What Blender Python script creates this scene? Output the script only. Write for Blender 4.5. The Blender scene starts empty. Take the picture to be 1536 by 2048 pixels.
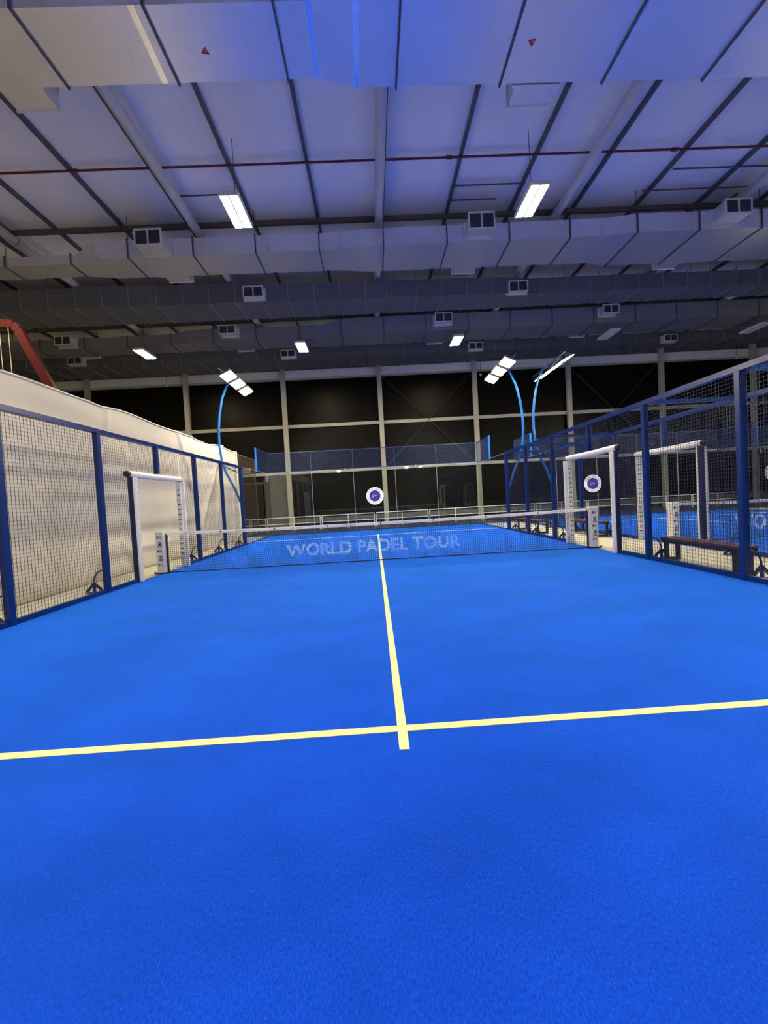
import bpy, math, random
from mathutils import Vector, Matrix
random.seed(7)
sc = bpy.context.scene
COL = sc.collection
PI = math.pi

# ------------------------------------------------------------------ materials
def mat(name, col, rough=0.5, metal=0.0, spec=0.5, var=0.08, scale=6.0, emit=None, estr=0.0, bump=0.0, bscale=60.0):
    m = bpy.data.materials.new(name); m.use_nodes = True
    nt = m.node_tree; n = nt.nodes; l = nt.links
    b = n['Principled BSDF']
    b.inputs['Roughness'].default_value = rough
    b.inputs['Metallic'].default_value = metal
    b.inputs['Specular IOR Level'].default_value = spec
    tc = n.new('ShaderNodeTexCoord')
    no = n.new('ShaderNodeTexNoise'); no.inputs['Scale'].default_value = scale; no.inputs['Detail'].default_value = 4
    l.new(tc.outputs['Object'], no.inputs['Vector'])
    mx = n.new('ShaderNodeMix'); mx.data_type = 'RGBA'
    c = Vector(col)
    mx.inputs['A'].default_value = (*(c*(1-var)), 1); mx.inputs['B'].default_value = (*[min(1, k) for k in c*(1+var)], 1)
    l.new(no.outputs['Fac'], mx.inputs['Factor'])
    l.new(mx.outputs['Result'], b.inputs['Base Color'])
    if emit:
        b.inputs['Emission Color'].default_value = (*emit, 1); b.inputs['Emission Strength'].default_value = estr
    if bump:
        n2 = n.new('ShaderNodeTexNoise'); n2.inputs['Scale'].default_value = bscale
        l.new(tc.outputs['Object'], n2.inputs['Vector'])
        bp = n.new('ShaderNodeBump'); bp.inputs['Strength'].default_value = bump; bp.inputs['Distance'].default_value = 0.02
        l.new(n2.outputs['Fac'], bp.inputs['Height']); l.new(bp.outputs['Normal'], b.inputs['Normal'])
    return m

def turf_mat():
    m = bpy.data.materials.new('blue_turf'); m.use_nodes = True
    nt = m.node_tree; n = nt.nodes; l = nt.links; b = n['Principled BSDF']
    b.inputs['Roughness'].default_value = 0.9; b.inputs['Specular IOR Level'].default_value = 0.05
    b.inputs['Sheen Weight'].default_value = .85; b.inputs['Sheen Roughness'].default_value = .45; b.inputs['Sheen Tint'].default_value = (.04, .32, 1, 1)
    tc = n.new('ShaderNodeTexCoord')
    def noise(sx, sy, detail, rough=0.6):
        mp = n.new('ShaderNodeMapping'); mp.inputs['Scale'].default_value = (sx, sy, 1)
        l.new(tc.outputs['Object'], mp.inputs['Vector'])
        t = n.new('ShaderNodeTexNoise'); t.inputs['Scale'].default_value = 1; t.inputs['Detail'].default_value = detail; t.inputs['Roughness'].default_value = rough
        l.new(mp.outputs['Vector'], t.inputs['Vector']); return t
    big = noise(0.9, 1.6, 3); fine = noise(150, 70, 5, .7); fleck = noise(190, 85, 1)
    r1 = n.new('ShaderNodeValToRGB'); r1.color_ramp.elements[0].position = .34; r1.color_ramp.elements[1].position = .62
    r1.color_ramp.elements[0].color = (.0038, .048, .52, 1); r1.color_ramp.elements[1].color = (.0052, .063, .655, 1)
    l.new(big.outputs['Fac'], r1.inputs['Fac'])
    r2 = n.new('ShaderNodeValToRGB'); r2.color_ramp.elements[0].position = .3; r2.color_ramp.elements[1].position = .7
    r2.color_ramp.elements[0].color = (.56, .58, .62, 1); r2.color_ramp.elements[1].color = (1.42, 1.40, 1.34, 1)
    l.new(fine.outputs['Fac'], r2.inputs['Fac'])
    mu = n.new('ShaderNodeMix'); mu.data_type = 'RGBA'; mu.blend_type = 'MULTIPLY'; mu.inputs['Factor'].default_value = 1
    l.new(r1.outputs['Color'], mu.inputs['A']); l.new(r2.outputs['Color'], mu.inputs['B'])
    r3 = n.new('ShaderNodeValToRGB'); r3.color_ramp.elements[0].position = .69; r3.color_ramp.elements[1].position = .78
    r3.color_ramp.elements[0].color = (0, 0, 0, 1); r3.color_ramp.elements[1].color = (.45, .45, .45, 1)
    l.new(fleck.outputs['Fac'], r3.inputs['Fac'])
    ml = n.new('ShaderNodeMix'); ml.data_type = 'RGBA'
    l.new(r3.outputs['Color'], ml.inputs['Factor']); l.new(mu.outputs['Result'], ml.inputs['A']); ml.inputs['B'].default_value = (.10, .25, .85, 1)
    l.new(ml.outputs['Result'], b.inputs['Base Color'])
    bp = n.new('ShaderNodeBump'); bp.inputs['Strength'].default_value = .35; bp.inputs['Distance'].default_value = .006
    l.new(fine.outputs['Fac'], bp.inputs['Height']); l.new(bp.outputs['Normal'], b.inputs['Normal'])
    return m

def glass_mat(name, tint, refl=0.9):
    m = bpy.data.materials.new(name); m.use_nodes = True
    nt = m.node_tree; n = nt.nodes; l = nt.links; n.clear()
    out = n.new('ShaderNodeOutputMaterial'); mix = n.new('ShaderNodeMixShader')
    tr = n.new('ShaderNodeBsdfTransparent'); tr.inputs['Color'].default_value = (*tint, 1)
    gl = n.new('ShaderNodeBsdfGlossy'); gl.inputs['Roughness'].default_value = .02; gl.inputs['Color'].default_value = (refl, refl, refl, 1)
    fr = n.new('ShaderNodeFresnel'); ge = n.new('ShaderNodeNewGeometry')   # same reflectance on both faces of the thin pane
    ior = n.new('ShaderNodeMix'); ior.data_type = 'FLOAT'; ior.inputs['A'].default_value = 1.45; ior.inputs['B'].default_value = 1/1.45
    l.new(ge.outputs['Backfacing'], ior.inputs['Factor']); l.new(ior.outputs['Result'], fr.inputs['IOR'])
    l.new(fr.outputs['Fac'], mix.inputs['Fac']); l.new(tr.outputs['BSDF'], mix.inputs[1]); l.new(gl.outputs['BSDF'], mix.inputs[2])
    l.new(mix.outputs['Shader'], out.inputs['Surface'])
    return m

def sheet_mat(name, col, rough, metal, joint, jw, jcol):
    """plain sheet with thin seams every <joint> metres along x"""
    m = mat(name, col, rough, metal, .4, .06, .7)
    return m

M = {}
M['turf'] = turf_mat()
M['line'] = mat('cream_line', (.82, .72, .38), .9, 0, .1, .06, 60)
M['line_far'] = mat('white_line', (.82, .80, .76), .9, 0, .1, .06, 60)
M['floor'] = mat('concrete_floor', (.42, .41, .33), .55, 0, .3, .10, 1.2)
M['walkway'] = mat('dark_walkway_floor', (.045, .05, .058), .45)
M['ceiling'] = mat('ceiling_sheet', (.90, .89, .88), .55, 0, .35, .10, .35)
M['purlin'] = mat('dark_steel', (.10, .10, .11), .5, .2)
M['beam_white'] = mat('pale_steel_tube', (.60, .58, .55), .4, 0)
M['rafter'] = mat('brown_steel', (.13, .10, .085), .55)
M['rodsteel'] = mat('grey_rod_steel', (.055, .05, .045), .5)
M['redpipe'] = mat('red_pipe_paint', (.14, .012, .018), .45)
M['redsteel'] = mat('red_steel_paint', (.085, .006, .006), .4)
M['rope'] = mat('pale_rope', (.55, .52, .42), .8)
M['duct_pale'] = mat('pale_duct_metal', (.80, .79, .80), .38, .75, .5, .05, 1.1)
M['duct_dark'] = mat('dark_duct_metal', (.17, .175, .19), .5, .35, .5, .18, 3.0)
M['duct_mid'] = mat('grey_duct_metal', (.30, .30, .32), .45, .45, .5, .08, 1.5)
M['flange'] = mat('flange_steel', (.10, .10, .115), .5, .4)
M['flange_light'] = mat('rib_steel', (.30, .30, .31), .45, .5)
M['foil'] = mat('foil_tape', (.80, .80, .82), .18, .9, .5, .1, 40)
M['stickerred'] = mat('red_sticker', (.45, .02, .02), .5)
M['white'] = mat('white_paint', (.78, .77, .74), .45)
M['louver'] = mat('louver_grey', (.055, .06, .068), .5)
M['navy'] = mat('navy_post_paint', (.0022, .026, .15), .32, 0, .32, .08, 4)
M['navy_dark'] = mat('deep_navy_paint', (.006, .012, .075), .4)
M['wire'] = mat('dark_blue_wire', (.016, .024, .066), .45)
M['wire_blue'] = mat('blue_wire', (.016, .042, .15), .45)
M['wire_brown'] = mat('brown_wire', (.06, .035, .02), .6)
M['poleblue'] = mat('blue_pole_paint', (.005, .095, .38), .3)
M['tarp'] = mat('cream_tarp', (.55, .515, .44), .6, 0, .3, .05, 1.5)
M['hem'] = mat('tarp_hem', (.64, .62, .58), .6, 0, .3, .05, 3)
M['pad'] = mat('white_vinyl', (.78, .765, .72), .42, 0, .4, .04, 8)
M['black'] = mat('black_plastic', (.012, .012, .014), .4)
M['print'] = mat('black_print', (.02, .02, .022), .6)
M['printgrey'] = mat('grey_print', (.20, .21, .19), .6)
M['net'] = mat('net_cord', (.008, .010, .022), .7)
M['netpaint'] = mat('net_paint', (.55, .62, .72), .7)
M['netwhite'] = mat('net_white_paint', (.80, .83, .88), .7)
M['wood'] = mat('brown_bench_wood', (.085, .034, .028), .35, 0, .5, .35, 14)
M['benchsteel'] = mat('black_bench_steel', (.012, .012, .018), .4)
M['glass'] = glass_mat('court_glass', (.88, .91, .91))
M['joint'] = mat('glass_edge', (.42, .46, .46), .3)
M['window'] = mat('dark_window_glass', (.006, .0055, .005), .38, 0, .11, .25, .6)
M['column'] = mat('grey_column_paint', (.46, .46, .40), .5)
M['eave'] = mat('pale_eave', (.85, .85, .86), .5)
M['wallgrey'] = mat('grey_wall', (.12, .12, .12), .7)
M['bandgrey'] = mat('grey_sill', (.13, .135, .13), .6)
M['doordark'] = mat('dark_door', (.018, .017, .016), .4)
M['steelhandle'] = mat('chrome_handle', (.7, .7, .7), .25, .9)
M['rail'] = mat('white_rail', (.90, .91, .88), .4)
M['ring'] = mat('sticker_white', (.80, .80, .84), .5)
M['disc'] = mat('sticker_indigo', (.030, .018, .22), .5)
M['redring'] = mat('sign_red', (.5, .04, .04), .5)
M['lampbody'] = mat('lamp_housing', (.70, .69, .65), .5)
M['lampoff'] = mat('lamp_panel_unlit', (.66, .67, .68), .4)
M['lampon'] = mat('warm_lamp_lens', (1, .9, .7), .5, emit=(1.0, .80, .50), estr=165)
M['flood'] = mat('flood_lens', (1, .95, .85), .5, emit=(1.0, .90, .68), estr=195)
M['flood_soft'] = mat('dimmer_flood_lens', (1, .95, .85), .5, emit=(1.0, .90, .68), estr=120)
M['flood_housing'] = mat('flood_housing', (.03, .035, .05), .5)

# ------------------------------------------------------------------ mesh builder
class MB:
    def __init__(s): s.v=[]; s.f=[]; s.m=[]; s.s=[]; s.mat=0
    def add(s, vs, fs, smooth=False):
        o=len(s.v); s.v.extend([tuple(v) for v in vs])
        for f in fs: s.f.append([o+i for i in f]); s.m.append(s.mat); s.s.append(smooth)
        return s
    def box(s,x0,x1,y0,y1,z0,z1):
        if x0>x1:x0,x1=x1,x0
        if y0>y1:y0,y1=y1,y0
        if z0>z1:z0,z1=z1,z0
        return s.add([(x0,y0,z0),(x1,y0,z0),(x1,y1,z0),(x0,y1,z0),(x0,y0,z1),(x1,y0,z1),(x1,y1,z1),(x0,y1,z1)],
              [(0,3,2,1),(4,5,6,7),(0,1,5,4),(1,2,6,5),(2,3,7,6),(3,0,4,7)])
    def cbox(s,x0,x1,y0,y1,z0,z1,c=.01):
        """upright post with chamfered vertical edges and chamfered top"""
        def ring(i,z): 
            return [(x0+i+c,y0+i,z),(x1-i-c,y0+i,z),(x1-i,y0+i+c,z),(x1-i,y1-i-c,z),(x1-i-c,y1-i,z),(x0+i+c,y1-i,z),(x0+i,y1-i-c,z),(x0+i,y0+i+c,z)]
        vs=ring(0,z0)+ring(0,z1-c)+ring(c*.7,z1); fs=[tuple(range(7,-1,-1)),tuple(range(16,24))]
        for k in (0,8):
            for i in range(8): j=(i+1)%8; fs.append((k+i,k+j,k+8+j,k+8+i))
        return s.add(vs,fs)
    def bar(s,p,q,w,h,up=(0,0,1)):
        p=Vector(p);q=Vector(q);d=(q-p).normalized();u=Vector(up)
        if abs(d.dot(u))>.99:u=Vector((0,1,0))
        r=d.cross(u).normalized();u=r.cross(d).normalized();r*=w/2;u*=h/2
        vs=[p-r-u,p+r-u,p+r+u,p-r+u,q-r-u,q+r-u,q+r+u,q-r+u]
        return s.add(vs,[(0,3,2,1),(4,5,6,7),(0,1,5,4),(1,2,6,5),(2,3,7,6),(3,0,4,7)])
    def tube(s,pts,r,n=10,cap=True):
        pts=[Vector(p) for p in pts]; rs=r if isinstance(r,(list,tuple)) else [r]*len(pts)
        o=len(s.v); prev=None; vs=[]
        for i,p in enumerate(pts):
            d=(pts[min(i+1,len(pts)-1)]-pts[max(i-1,0)]).normalized()
            if prev is None:
                a=Vector((0,0,1)) if abs(d.z)<.9 else Vector((1,0,0)); u=d.cross(a).normalized()
            else: u=(prev-d*prev.dot(d)).normalized()
            prev=u; w=d.cross(u)
            for k in range(n):
                t=2*PI*k/n; vs.append(p+(u*math.cos(t)+w*math.sin(t))*rs[i])
        fs=[]
        for i in range(len(pts)-1):
            for k in range(n):
                j=(k+1)%n; fs.append((i*n+k,i*n+j,(i+1)*n+j,(i+1)*n+k))
        s.add(vs,fs,True)
        if cap:
            e=len(pts)-1
            s.add(vs[:n],[tuple(range(n-1,-1,-1))]); s.add(vs[e*n:],[tuple(range(n))])
        return s
    def sphere(s,c,r,n=12,m=8):
        vs=[];fs=[]
        for i in range(m+1):
            t=PI*i/m
            for k in range(n):
                a=2*PI*k/n; vs.append((c[0]+r*math.sin(t)*math.cos(a),c[1]+r*math.sin(t)*math.sin(a),c[2]+r*math.cos(t)))
        for i in range(m):
            for k in range(n): j=(k+1)%n; fs.append((i*n+k,(i+1)*n+k,(i+1)*n+j,i*n+j))
        return s.add(vs,fs,True)
    def ring(s,c,ax,r0,r1,th,n=40):
        """flat annulus (r0=0 -> disc) of thickness th; ax in 'x','y'"""
        vs=[];fs=[]
        def P(r,a,d):
            if ax=='y': return (c[0]+r*math.cos(a),c[1]+d,c[2]+r*math.sin(a))
            return (c[0]+d,c[1]+r*math.cos(a),c[2]+r*math.sin(a))
        for k in range(n):
            a=2*PI*k/n
            vs+= [P(r0,a,-th/2),P(r1,a,-th/2),P(r1,a,th/2),P(r0,a,th/2)]
        for k in range(n):
            j=(k+1)%n
            for q in range(4):
                q2=(q+1)%4; fs.append((4*k+q,4*k+q2,4*j+q2,4*j+q))
        return s.add(vs,fs)
    def build(s,name,mats,parent=None,loc=None):
        if not isinstance(mats,(list,tuple)): mats=[mats]
        if loc is None:
            if parent is not None: loc=Vector((0,0,0))
            else:
                xs=[v[0] for v in s.v];ys=[v[1] for v in s.v];zs=[v[2] for v in s.v]
                loc=Vector(((min(xs)+max(xs))/2,(min(ys)+max(ys))/2,min(zs)))
        off=Vector(loc); par=parent
        while par is not None: off=off+par.location; par=par.parent
        me=bpy.data.meshes.new(name)
        me.from_pydata([(v[0]-off.x,v[1]-off.y,v[2]-off.z) for v in s.v],[],s.f)
        for m in mats: me.materials.append(m)
        for i,p in enumerate(me.polygons): p.material_index=s.m[i]; p.use_smooth=s.s[i]
        me.update()
        o=bpy.data.objects.new(name,me); COL.objects.link(o); o.location=loc
        if parent is not None: o.parent=parent
        return o

def tag(o,label,cat,group=None):
    o['label']=label; o['category']=cat
    if group: o['group']=group
    return o
def thing(name,label,cat,loc,group=None):
    o=bpy.data.objects.new(name,None); COL.objects.link(o); o.location=loc; o.empty_display_size=.2
    return tag(o,label,cat,group)
def struct(name,mb,m,label=None,cat=None):
    o=mb.build(name,m); o['kind']='structure'
    if label: o['label']=label; o['category']=cat
    return o
ORD=['first','second','third','fourth','fifth','sixth','seventh','eighth','ninth','tenth','eleventh','twelfth','thirteenth','fourteenth','fifteenth','sixteenth','seventeenth','eighteenth']

_tc={}
def text_tris(body,bold=0.0):
    """letters of <body> as triangles in 0..1 x 0..1 (stretched to the box)"""
    key=(body,bold)
    if key in _tc: return _tc[key]
    cu=bpy.data.curves.new('lettering','FONT'); cu.body=body; cu.size=1; cu.offset=bold; cu.resolution_u=3; cu.fill_mode='FRONT'
    ob=bpy.data.objects.new('lettering',cu); COL.objects.link(ob)
    dg=bpy.context.evaluated_depsgraph_get(); dg.update()
    me=bpy.data.meshes.new_from_object(ob.evaluated_get(dg))
    me.calc_loop_triangles()
    vs=[v.co.copy() for v in me.vertices]; ts=[tuple(t.vertices) for t in me.loop_triangles]
    bpy.data.objects.remove(ob); bpy.data.curves.remove(cu); bpy.data.meshes.remove(me)
    x0=min(v.x for v in vs);x1=max(v.x for v in vs);y0=min(v.y for v in vs);y1=max(v.y for v in vs)
    vs=[((v.x-x0)/(x1-x0),(v.y-y0)/(y1-y0)) for v in vs]
    _tc[key]=(vs,ts,(x1-x0)/(y1-y0)); return _tc[key]
def put_text(mb,body,fn,bold=0.0):
    vs,ts,asp=text_tris(body,bold)
    mb.add([fn(u,v) for u,v in vs],ts)
def in_text(body,bold):
    vs,ts,_=text_tris(body,bold)
    T=[(vs[a],vs[b],vs[c]) for a,b,c in ts]
    T=[(min(p[0] for p in t),max(p[0] for p in t),t) for t in T]
    def test(u,v):
        if not(0<=u<=1 and 0<=v<=1): return False
        for a,b,t in T:
            if a<=u<=b:
                d=[(t[(i+1)%3][0]-t[i][0])*(v-t[i][1])-(t[(i+1)%3][1]-t[i][1])*(u-t[i][0]) for i in range(3)]
                if all(x>=-1e-9 for x in d) or all(x<=1e-9 for x in d): return True
        return False
    return test

# ------------------------------------------------------------------ dimensions
FX=5.1           # fence plane of the near court
GX=6.95          # left fence plane of the neighbouring court
C2=12.05         # its centre line
FH=2.97          # fence height
S=1.955          # post spacing
CEIL=10.85
WY=15.65         # far window wall

# ------------------------------------------------------------------ shell
struct('floor',MB().box(-24,32,-40,16.2,-.12,-.012),M['floor'])
struct('floor_walkway',MB().box(-6.6,32,10.12,WY+.02,-.012,-.004),M['walkway'])
struct('ceiling',MB().box(-24,32,-40,16.2,CEIL,CEIL+.1),M['ceiling'])
struct('wall_left',MB().box(-24.2,-24,-40,16.2,-.1,CEIL),M['wallgrey'])
struct('wall_right',MB().box(32,32.2,-40,16.2,-.1,CEIL),M['wallgrey'])
struct('wall_front',MB().box(-24,32,-40.2,-40,-.1,CEIL),M['wallgrey'])
struct('wall_back',MB().box(-24,32,WY+.35,WY+.55,-.1,CEIL),M['doordark'])
cols=[.66+5.97*k for k in range(-4,6)]
# window panes between the columns: three rows
wn=1
for i in range(len(cols)-1):
    for z0,z1 in ((.02,3.36),(3.52,6.24),(6.40,9.28)):
        struct('window_%d'%wn,MB().box(cols[i]+.1,cols[i+1]-.1,WY+.1,WY+.14,z0,z1),M['window']); wn+=1
for i,(z0,z1,d) in enumerate(((3.34,3.54,.0),(6.22,6.42,.0))):
    struct('trim_%d'%(i+1),MB().box(-24,32,WY-.02,WY+.16,z0,z1),M['column'])
struct('trim_3',MB().box(-24,32,WY+.02,WY+.2,9.26,9.80),M['eave'])
struct('trim_4',MB().box(-24,32,WY-.04,WY+.2,9.20,9.30),M['column'])
struct('trim_5',MB().box(-24,32,WY+.05,WY+.2,9.80,CEIL-.12),M['wallgrey'])
struct('trim_6',MB().box(-6.7,32,WY+.02,WY+.12,.30,.56),M['bandgrey'])
# steel columns
for i,x in enumerate(cols[1:-1]):
    t=thing('steel_column','pale steel column of the dark window wall, %s column from the left'%ORD[i],'column',(x,WY-.05,0),'columns of the far window wall')
    z1=CEIL-.14
    MB().box(x-.14,x+.14,WY-.22,WY-.205,0,z1).box(x-.14,x+.14,WY-.035,WY-.022,0,z1).box(x-.008,x+.008,WY-.205,WY-.035,0,z1).build('column_shaft',M['column'],t)
# crossing rods in two bays
for k,(xa,xb,lab) in enumerate(((cols[4],cols[5],'thin crossed bracing rods on the far window wall right of the logo column'),(cols[6],cols[7],'thin crossed bracing rods on the far window wall above the right mesh fence'))):
    t=thing('bracing_rods',lab,'bracing',((xa+xb)/2,WY-.05,3.6))
    for z0,z1,n in ((3.46,9.2,3.46),):
        MB().tube([(xa+.12,WY-.05,z0),(xb-.12,WY-.05,z1)],.022,6).build('rod',M['rodsteel'],t)
        MB().tube([(xb-.12,WY+.02,z0),(xa+.12,WY+.02,z1)],.022,6).build('rod',M['rodsteel'],t)
# doors at the far left of the window wall
d=struct('door_1',MB().box(-9.3,-8.35,WY-.02,WY+.06,0,2.85),M['doordark'])
MB().box(-8.52,-8.44,WY-.08,WY-.02,1.45,1.56).build('door_handle',M['steelhandle'],d)
d=struct('door_2',MB().box(-8.3,-7.0,WY-.02,WY+.06,0,2.85),M['doordark'])
MB().box(-7.62,-7.55,WY-.08,WY-.02,1.38,1.46).box(-7.62,-7.55,WY-.08,WY-.02,1.52,1.6).build('door_handle',M['steelhandle'],d)
struct('trim_7',MB().box(-9.4,-6.9,WY-.06,WY+.1,2.86,2.98),M['bandgrey'])
struct('wall_back_panel',MB().box(-6.9,-5.45,WY-.0,WY+.09,.02,3.33),M['wallgrey'])
sg=thing('sign_box','small pale sign box above the dark doors at far left','sign',(-8.05,WY-.1,3.24))
MB().cbox(-8.45,-7.62,WY-.2,WY-.03,3.56,3.86,.015).build('housing',M['lampbody'],sg)
MB().box(-7.5,-7.36,WY-.16,WY-.05,3.58,3.84).box(-7.62,-7.5,WY-.09,WY-.05,3.66,3.72).build('side_lamp',M['wood'],sg)

# ------------------------------------------------------------------ courts (turf and lines)
def court(name,cx,hw,label,cyy=0):
    t=thing(name,label,'artificial turf',(cx,cyy,-.012))
    MB().box(cx-hw,cx+hw,cyy-10.0,cyy+10.0,-.012,0).build('turf',M['turf'],t)
    if cyy: return t
    near=MB().box(cx-hw+.03,cx+hw-.03,-6.985,-6.92,0,.003)
    near.build('service_line',M['line'],t)
    MB().box(cx-hw+.03,cx+hw-.03,6.925,6.975,0,.003).build('service_line',M['line_far'],t)
    MB().box(cx-.029,cx+.029,-7.16,-6.985,0,.003).box(cx-.029,cx+.029,-6.92,6.925,0,.003).box(cx-.027,cx+.027,6.975,7.15,0,.003).build('centre_line',M['line'],t)
    return t
court('court_turf',0,FX,'blue artificial turf of the near court with cream lines')
court('court_turf',C2,FX,'blue artificial turf of the neighbouring court beyond the right fence')
court('court_turf',0,FX,'unseen blue turf added behind the camera for its bounce light',-23)  # added out of view: blue bounce from this turf lifts the ceiling
court('court_turf',C2,FX,'unseen blue turf added behind the camera on the right for bounce light',-23)  # second unseen turf, added for more blue bounce

# ------------------------------------------------------------------ mesh fences
def wire_panel(x,y0,y1,z0,z1,r=.0021,sp=.058):
    b=MB(); n=max(1,round((y1-y0)/sp)); m=max(1,round((z1-z0)/sp))
    for i in range(1,n): 
        y=y0+(y1-y0)*i/n; b.box(x-r,x+r,y-r,y+r,z0,z1)
    for k in range(1,m):
        z=z0+(z1-z0)*k/m; b.box(x+r,x+3*r,y0,y1,z-r,z+r)
    return b
def fence(x,out,label,group=None):
    """side fence at x; out=+1/-1 is the outer side. gate opening |y|<1.0"""
    t=thing('mesh_fence',label,'fence',(x,0,0),group)
    ys=[-3*S,-2*S,-S,S,2*S,3*S]
    w=.05
    for y in ys:
        cw=.085 if abs(y)>5 else .045
        p=MB().cbox(x-w,x+w,y-cw,y+cw,0,FH-.04,.008).build('post',M['navy'],t)
        # curved foot bracket on the outer side
        b=MB()
        q=lambda o,z:(x+out*(w+o),y,z)
        b.tube([q(0,.42),q(.06,.41),q(.12,.375),q(.165,.31),q(.185,.24),q(.19,.17)],.014,8)
        b.bar(q(.19,.18),q(.335,.03),.05,.016,(0,1,0)).bar(q(.185,.18),q(.04,.03),.05,.016,(0,1,0)).box(x+out*w,x+out*(w+.34),y-.03,y+.03,.0,.022)
        b.bar(q(.19,.16),q(.19,.02),.05,.014,(0,1,0))
        b.build('foot_bracket',M['navy_dark'],p)
        for zb in (1.0,2.1): MB().tube([(x-out*(w-.0),y,zb),(x-out*(w+.006),y,zb)],.012,8).build('bolt',M['navy_dark'],p)
    MB().cbox(x-w,x+w,-.045,.045,2.32,FH-.04,.008).build('post',M['navy'],t)
    for y0,y1 in ((-3*S-.08,3*S+.08),):
        MB().box(x-.05,x+.05,y0,y1,FH-.04,FH+.04).build('top_rail',M['navy'],t)
    for y0,y1 in ((-3*S+.08,-1.06),(1.06,3*S-.08)):
        b=MB(); e=[y0]+[y for y in ys if y0<y<y1]+[y1]
        for a,c in zip(e[:-1],e[1:]): b.box(x-.03,x+.03,a+(.045 if a!=y0 else 0),c-(.045 if c!=y1 else 0),.0,.075)
        b.build('bottom_rail',M['navy'],t)
    for a,c in ((-3*S,-2*S),(-2*S,-S),(-S,-1.06),(1.06,S),(S,2*S),(2*S,3*S)):
        wire_panel(x,a+.045 if abs(a)>1.07 else a,c-.045 if abs(c)>1.07 else c,.075,FH-.04).build('mesh_panel',M['wire'],t)
    for a,c in ((-S+.045,-.045),(.045,S-.045)):
        pass
    wire_panel(x,-1.06,-.045,2.32,FH-.04).build('mesh_panel',M['wire'],t)
    wire_panel(x,.045,1.06,2.32,FH-.04).build('mesh_panel',M['wire'],t)
    return t

def marks(fn,n,w,b=None):
    """small printed marks down a pad: fn(s,t) -> point, s along 0..n, t across"""
    b=b or MB()
    b.mat=1
    for i in range(n):
        if i%2==0:
            sh=[(-.9,-.5,-.25,.5),(.0,-.5,.75,.5)]
            for a,c,d2,e in sh: b.add([fn(i+.16*c,a*w),fn(i+.16*c,d2*w),fn(i+.16*e,d2*w),fn(i+.16*e,a*w)],[(0,1,2,3)])
        else:
            k=10; b.add([fn(i+.17*math.sin(2*PI*j/k),.45*w*math.cos(2*PI*j/k)-.3*w) for j in range(k)],[tuple(range(k))])
            b.add([fn(i-.1,.3*w),fn(i-.1,.9*w),fn(i+.1,.9*w),fn(i+.1,.3*w)],[(0,1,2,3)])
    return b
def gate(x,out,label,group=None):
    """white padded frame around the gate opening"""
    t=thing('gate_frame',label,'gate frame',(x,0,0),group)
    for sy in (-1,1):
        y=sy*1.03
        MB().cbox(x-.05,x+.05,y-.03,y+.03,0,2.2,.006).build('jamb',M['navy_dark'],t)
        yi=sy*1.0
        p=MB().cbox(x-.065,x+.065,yi-sy*.045 if sy>0 else yi,yi if sy>0 else yi-sy*.045,.01,2.18,.018)
        # facing strip on the court side of the jamb
        f=-out*.052
        st=MB().cbox(min(x+f,x+f*2.5),max(x+f,x+f*2.5),min(yi,yi+sy*.05),max(yi,yi+sy*.05),.01,2.18,.006)
        n=15
        if sy>0:
            marks(lambda s,u:(x+u,yi-.0465,.22+s*.125),n,.045,p)
        else:
            marks(lambda s,u:(x+u,yi+.0465,.22+s*.125),n,.045,p)
            marks(lambda s,u:(x+f*2.52,yi-.025+u*.4,.22+s*.125),n,.03,st)
        p.build('jamb_pad',[M['pad'],M['print']],t); st.build('jamb_strip',[M['pad'],M['printgrey']],t)
    l=MB().tube([(x,-1.08,2.25),(x,-.9,2.252),(x,-.4,2.243),(x,0,2.24),(x,.5,2.243),(x,1.06,2.25)],[.066,.07,.068,.068,.068,.064],16)
    ang=-PI*.30
    def L(s,u):
        a=-PI/2-out*(.5+u/.07); return (x+.0705*math.cos(a),-.88+s*.127,2.243+.0705*math.sin(a))
    marks(L,15,.034,l)
    l=l.build('lintel_pad',[M['pad'],M['print']],t)
    MB().tube([(x,-1.17,2.25),(x,-1.16,2.25),(x,-1.10,2.25),(x,-1.08,2.25)],[.04,.062,.068,.06],14).build('end_cap',M['black'],l)
    return t
fence(-FX,-1,'navy framed wire mesh fence in front of the cream tarp')
fence(FX,1,'navy framed wire mesh fence along the right side of the near court')
fence(GX,-1,'navy mesh fence of the neighbouring court, beyond the benches')
gate(-FX,-1,'white padded gate frame in the left mesh fence')
gate(FX,1,'white padded gate frame in the right fence, beside the right net post')
gate(GX,-1,'white padded gate frame seen through the right fence, above the nearest bench')
# tie bars between the two right-hand fences
for i,(y,w,z,lab) in enumerate(((-2*S,.09,FH,'nearest'),(-S,.08,FH,'second nearest'),(S,.06,FH,'third nearest'),(2*S,.06,FH,'fourth nearest'),(3*S-.1,.06,FH,'farthest'))):
    tag(MB().box(FX+.05,GX-.05,y-w/2,y+w/2,z-.035,z+.035).build('tie_bar',M['navy']),'blue tie bar joining the two right fences at the top, %s'%lab,'bar','tie bars between the right fences')

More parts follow.
